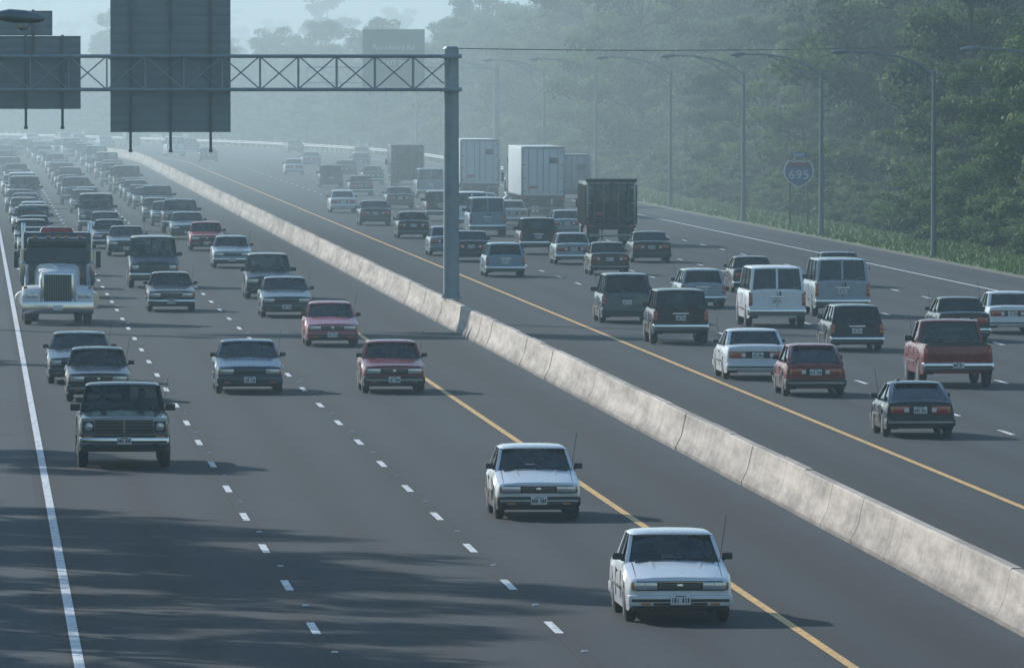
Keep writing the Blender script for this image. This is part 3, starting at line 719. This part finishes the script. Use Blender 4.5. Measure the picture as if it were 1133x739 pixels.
# route shield
root=bpy.data.objects.new('interstate_route_sign',None); col.objects.link(root); root.location=P(520,28.9); root.rotation_euler=(0,0,-TH(520)); root.scale=(1.15,1,1.06)
mb=MB(); 
for x in(-.42,.42): mb.box((x,.05,1.8),(.09,.09,3.6),0)
mb.box((0,0,3.72),(.76,.02,.30),1,.005)
sh=[(-.58,.40),(-.66,.12),(-.62,-.15),(-.46,-.40),(-.24,-.58),(0,-.70),(.24,-.58),(.46,-.40),(.62,-.15),(.66,.12),(.58,.40),(.46,.60),(.22,.54),(0,.60),(-.22,.54),(-.46,.60)]
mb.loft([[(x*1.10,0,2.8+z*1.10) for x,z in sh],[(x*1.10,.02,2.8+z*1.10) for x,z in sh]],2)
mb.loft([[(x*1.0,-.008,2.8+z*1.0) for x,z in sh],[(x*1.0,-.002,2.8+z*1.0) for x,z in sh]],1)
up=[(-.57,.34),(.57,.34),(.55,.40),(.44,.56),(.22,.50),(0,.56),(-.22,.50),(-.44,.56),(-.55,.40)]
mb.loft([[(x,-.014,2.8+z) for x,z in up],[(x,-.010,2.8+z) for x,z in up]],3)
obj('shield_panel',finalize(mb,'shield',[simple('wood_post',(.1,.08,.06),.8),simple('sign_blue',(.02,.10,.30),.4,noise=.1),M_wsign,simple('sign_red',(.22,.02,.03),.4,noise=.1)]),parent=root)
text('695',.64,(0,-.02,2.50),(rad(90),0,0),M_wsign,root,.004,1.08); text('EAST',.24,(0,-.02,3.64),(rad(90),0,0),M_wsign,root,.003)

# street lamps
mb=MB()
mb.tube([(0,0,0),(0,0,.4),(0,0,4),(0,0,8.5)],[.17,.13,.115,.085],0,10)
mb.box((0,0,.05),(.4,.4,.1),0,.02)
mb.tube([(0,0,8.3),(-.6,0,8.75),(-1.6,0,9.15),(-2.8,0,9.35),(-4.0,0,9.38)],[.055,.055,.05,.045,.04],0,8)
mb.tube([(0,0,7.6),(-.9,0,8.35),(-1.9,0,8.95),(-2.8,0,9.3)],[.04]*4,0,6)
mb.tube([(-.9,0,8.35),(-.85,0,8.85)],.025,0,5)
rg=[]
for x,w,z0,z1 in((-3.9,.04,9.34,9.42),(-4.0,.08,9.31,9.46),(-4.15,.13,9.28,9.49),(-4.4,.15,9.25,9.47),(-4.6,.11,9.27,9.42),(-4.7,.04,9.31,9.36)):
    zc=(z0+z1)/2; rg.append([(x,w*math.cos(t),zc+(z1-z0)/2*math.sin(t)) for t in [2*math.pi*k/12 for k in range(12)]])
mb.loft(rg,0)
mb.tube([(-4.36,0,9.27),(-4.36,0,9.19),(-4.36,0,9.15)],[.13,.11,.04],1,12)
ME_lamp=finalize(mb,'street_lamp',[M_lpole,M_lamp],40)
for d in(322,380,437,495,545,602,674,735,800,865,930): obj('street_lamp',ME_lamp,P(d,27.9),-TH(d))
# near left lamp
obj('street_lamp',ME_lamp,P(152,-19.6),math.pi-TH0,sc=(1,1,.995))

# utility pole and cable
mb=MB(); mb.tube([(0,0,0),(0,0,11)],[.16,.11],0,10); mb.box((0,0,10.3),(2.2,.1,.12),0,.01)
pp=P(470,42); obj('utility_pole',finalize(mb,'utility_pole',[simple('pole_wood',(.08,.06,.045),.85)]),pp)
mb=MB(); a=Vector(P(323.5,0,9.25)); b=Vector((pp[0],pp[1],10.35))
mb.tube([tuple(a.lerp(b,t)-Vector((0,0,1.0*4*t*(1-t)*.35))) for t in [i/24 for i in range(25)]],.016,0,5)
obj('overhead_cable',finalize(mb,'overhead_cable',[M_black]))

# ---------------------------------------------------------------- vegetation
def leaf_mat(name,c0,c1):
    m,nt,b=new_mat(name); L=nt.links; out=nt.nodes['Material Output']
    at=N(nt,'ShaderNodeAttribute'); at.attribute_name='tint_toplight'; oi=N(nt,'ShaderNodeObjectInfo')
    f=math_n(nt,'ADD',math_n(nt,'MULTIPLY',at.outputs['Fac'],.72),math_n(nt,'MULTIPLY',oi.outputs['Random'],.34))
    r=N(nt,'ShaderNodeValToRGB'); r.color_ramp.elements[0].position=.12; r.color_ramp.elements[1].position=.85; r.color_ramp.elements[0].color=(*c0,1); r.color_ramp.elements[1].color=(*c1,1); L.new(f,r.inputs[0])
    L.new(r.outputs[0],b.inputs['Base Color']); b.inputs['Roughness'].default_value=.7; b.inputs['Specular IOR Level'].default_value=.15
    tr=N(nt,'ShaderNodeBsdfTranslucent'); L.new(r.outputs[0],tr.inputs[0]); ms=N(nt,'ShaderNodeMixShader'); ms.inputs[0].default_value=.38
    L.new(b.outputs[0],ms.inputs[1]); L.new(tr.outputs[0],ms.inputs[2]); L.new(ms.outputs[0],out.inputs[0]); return m
M_leaf=leaf_mat('foliage',(.010,.030,.014),(.15,.23,.08)); M_bark=simple('bark',(.06,.05,.045),.9)  # pale end of the ramp paints the crown highlights
def tree(name,seed,H,Rc,z0,ncl,nlf,ls,conic=0):
    rg=np.random.RandomState(seed); mb=MB()
    top=H*.8; pts=[(0,0,-.1)]
    for i in range(1,6): pts.append((rg.uniform(-.25,.25)*i/2,rg.uniform(-.25,.25)*i/2,top*i/5))
    r0=.022*H; mb.tube(pts,[r0*(1-.15*i) for i in range(6)],0,8)
    cl=[]
    for i in range(ncl):
        t=rg.uniform(0,1); z=z0+(H-z0)*t
        env=Rc*((1-t)**.8*1.1 if conic else math.sqrt(max(.02,1-((t-.42)/.62)**2)))
        env*=rg.uniform(.7,1.25)
        a=rg.uniform(0,2*math.pi); r=env*math.sqrt(rg.uniform(.25,1)); cl.append((r*math.cos(a),r*math.sin(a),z,rg.uniform(.5,1.15)*Rc*.27))
    for c in cl[::2]:
        zs=max(z0*.6,c[2]-rg.uniform(.8,2.2)); zs=min(zs,top*.95); q=zs/top*5; k=int(q); 
        p0=Vector(pts[min(k,5)]).lerp(Vector(pts[min(k+1,5)]),q-k)
        p1=Vector(c[:3]); md=p0.lerp(p1,.5)+Vector((0,0,-.25)); mb.tube([tuple(p0),tuple(md),tuple(p1)],[r0*.4,r0*.25,r0*.1],0,5)
    nb=len(mb.f); tint_toplight=[0.5]*nb
    C_=[];TT=[];D_=[]
    for c in cl:
        n=int(nlf*(c[3]/(Rc*.21))**2*rg.uniform(.7,1.15)); d=rg.normal(size=(n,3)); d[:,2]=d[:,2]*.8+.25; d/=np.linalg.norm(d,axis=1)[:,None]
        rr=c[3]*rg.uniform(.45,1,size=n)**.5*(1+.16*rg.normal(size=n)); p=np.array(c[:3])+d*rr[:,None]*np.array([1.15,1.15,.7])
        p[:,2]=np.maximum(p[:,2],.1)
        C_.append(p); D_.append(d); TT.append(np.clip(rg.uniform(.0,.75)+.42*d[:,2]+rg.normal(size=n)*.12,0,1))  # random tone per clump; clump tops painted lighter, as if lit from above
    Cc=np.vstack(C_); TT=np.concatenate(TT); D=np.vstack(D_); n=len(Cc)
    nn_=D+rg.normal(size=(n,3))*.45; w=rg.normal(size=(n,3)); u=np.cross(nn_,w); u/=np.linalg.norm(u,axis=1)[:,None]; v=np.cross(nn_,u); v/=np.linalg.norm(v,axis=1)[:,None]
    s=ls*rg.uniform(.6,1.3,size=(n,1)); q=np.stack([Cc-u*s,Cc+v*s*.65,Cc+u*s,Cc-v*s*.65],1).reshape(-1,3)
    o=len(mb.v); mb.v+=[tuple(x) for x in q.tolist()]
    mb.f+=[(o+4*i,o+4*i+1,o+4*i+2,o+4*i+3) for i in range(n)]; mb.m+=[1]*n
    me=bpy.data.meshes.new(name); me.from_pydata(mb.v,[],mb.f); me.polygons.foreach_set('material_index',mb.m)
    me.materials.append(M_bark); me.materials.append(M_leaf)
    at=me.attributes.new('tint_toplight','FLOAT','FACE'); at.data.foreach_set('value',np.concatenate([np.array(tint_toplight),TT]).astype(np.float32))
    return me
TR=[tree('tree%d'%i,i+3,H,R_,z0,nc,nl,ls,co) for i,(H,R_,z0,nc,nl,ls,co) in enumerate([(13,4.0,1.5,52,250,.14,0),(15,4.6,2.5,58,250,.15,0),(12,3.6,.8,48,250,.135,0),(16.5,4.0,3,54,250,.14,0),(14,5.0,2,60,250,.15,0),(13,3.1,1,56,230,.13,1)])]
SH=[tree('shrub%d'%i,40+i,H,R_,.1,nc,90,.10) for i,(H,R_,nc) in enumerate([(2.2,1.6,20),(3.4,2.0,26),(1.4,1.4,16)])]
rnd=random.Random(5)
for row,(o,step) in enumerate(((36.5,9.5),(42,8.5),(50,8),(61,11))):
    s=385+row*3
    while s<930:
        sc=rnd.choice((rnd.uniform(.5,.75),rnd.uniform(.82,1.0),rnd.uniform(.95,1.15)))*(1+.09*row)
        x,y,_=P(s+rnd.uniform(-2,2),o+rnd.uniform(-3,3)); oo=obj('deciduous_tree',rnd.choice(TR),(x,y,-.05),rnd.uniform(0,6.28),sc=(sc*rnd.uniform(.85,1.15),sc*rnd.uniform(.85,1.15),sc)); s+=step*rnd.uniform(.6,1.4)
s=380
root=bpy.data.objects.new('roadside_shrubs',None); col.objects.link(root)
while s<900:
    x,y,_=P(s,rnd.uniform(32.5,35)); sc=rnd.uniform(.6,1.35); obj('shrub',rnd.choice(SH),(x,y,0),rnd.uniform(0,6.28),root,sc); s+=rnd.uniform(1.4,3.8)
root=bpy.data.objects.new('distant_tree_line',None); col.objects.link(root)
for o,step,k in((33,6,.72),(40,7,.8),(50,8,.9)):
    s=930
    while s<2000:
        x,y,_=P(s,o+rnd.uniform(-2.5,2.5)); kk=k*(1.15 if s<1020 else .92)*rnd.uniform(.7,1.2); obj('tree',rnd.choice(TR),(x,y,-.05),rnd.uniform(0,6.28),root,kk); s+=step*rnd.uniform(.7,1.3)
for Y0,x0,x1,step,k in((1500,-230,120,9,1.0),(1900,-260,160,11,1.15),(2400,-300,220,14,1.4),(3000,-380,280,18,1.8)):
    x=x0
    while x<x1:
        obj('tree',rnd.choice(TR),(x,Y0+rnd.uniform(-40,40),-.05),rnd.uniform(0,6.28),root,k*rnd.uniform(.7,1.3)); x+=step*rnd.uniform(.5,1.3)
# left roadside trees (outside the picture, they shade the carriageway)
for d,o,k in((150,-26,.85),(159,-27,.95),(170,-27,1.1),(181,-26,1.0),(191,-26,.9),(201,-28,1.0),(226,-27,.8),(300,-30,.7),(340,-31,.7)):
    obj('deciduous_tree',rnd.choice(TR[:5]),P(d,o,-.05),rnd.uniform(0,6.28),sc=k)
# grass blades on verge
rg=np.random.RandomState(2); n=30000; vs=[];fs=[]
for i in range(n):
    s=380+600*rg.rand()**1.5; o=27.6+6*rg.rand(); x,y,_=P(s,o); a=rg.uniform(0,math.pi); h=rg.uniform(.06,.26); w=.035; dx,dy=math.cos(a)*w,math.sin(a)*w
    k=len(vs); vs+=[(x-dx,y-dy,-.01),(x+dx,y+dy,-.01),(x+rg.uniform(-.1,.1),y+rg.uniform(-.1,.1),h)]; fs.append((k,k+1,k+2))
me=bpy.data.meshes.new('verge_grass'); me.from_pydata(vs,[],fs); me.materials.append(simple('grass_blades',(.16,.25,.055),.8,scale=.4,noise=.45)); obj('verge_grass',me)

# ---------------------------------------------------------------- haze, sky, sun
def haze(name,y0,y1,dens,cc):
    mb=MB(); mb.box((0,(y0+y1)/2,36),(5000,y1-y0,76),0)
    m=bpy.data.materials.new(name); m.use_nodes=True; nt=m.node_tree; nt.nodes.remove(nt.nodes['Principled BSDF'])
    v=N(nt,'ShaderNodeVolumeScatter'); v.inputs['Color'].default_value=cc; v.inputs['Density'].default_value=dens; v.inputs['Anisotropy'].default_value=.5
    ab=N(nt,'ShaderNodeVolumeAbsorption'); ab.inputs['Color'].default_value=cc; ab.inputs['Density'].default_value=dens
    ad=N(nt,'ShaderNodeAddShader'); nt.links.new(v.outputs[0],ad.inputs[0]); nt.links.new(ab.outputs[0],ad.inputs[1])
    nt.links.new(ad.outputs[0],nt.nodes['Material Output'].inputs['Volume'])
    obj(name,finalize(mb,name,[m]))
haze('morning_haze',-300,470,.00026,(.52,.76,.88,1))
haze('distant_haze',470.05,5000,.00135,(.66,.84,.92,1))
sv=Vector((-.60*math.cos(rad(23)),.80*math.cos(rad(23)),math.sin(rad(23))))
w=bpy.data.worlds.new('World'); scene.world=w; w.use_nodes=True; nt=w.node_tree; bg=nt.nodes['Background']
sk=N(nt,'ShaderNodeTexSky',sky_type='NISHITA'); sk.sun_disc=False; sk.sun_elevation=rad(23); sk.sun_rotation=rad(360-36.9); sk.air_density=1.6; sk.dust_density=.3; sk.ozone_density=5
nt.links.new(sk.outputs[0],bg.inputs[0]); bg.inputs[1].default_value=.135
ld=bpy.data.lights.new('sun','SUN'); ld.energy=5.0; ld.angle=rad(.6); ld.color=(1,.96,.89)
lo=bpy.data.objects.new('sun',ld); col.objects.link(lo); lo.rotation_euler=sv.to_track_quat('Z','Y').to_euler()

cam=bpy.data.cameras.new('camera'); co=bpy.data.objects.new('camera',cam); col.objects.link(co); scene.camera=co
cam.sensor_width=36; cam.lens=10600/1133*36; cam.clip_start=1; cam.clip_end=12000
co.location=(0,0,8.45); co.rotation_euler=(rad(90)-math.atan(289.5/10600),0,0)
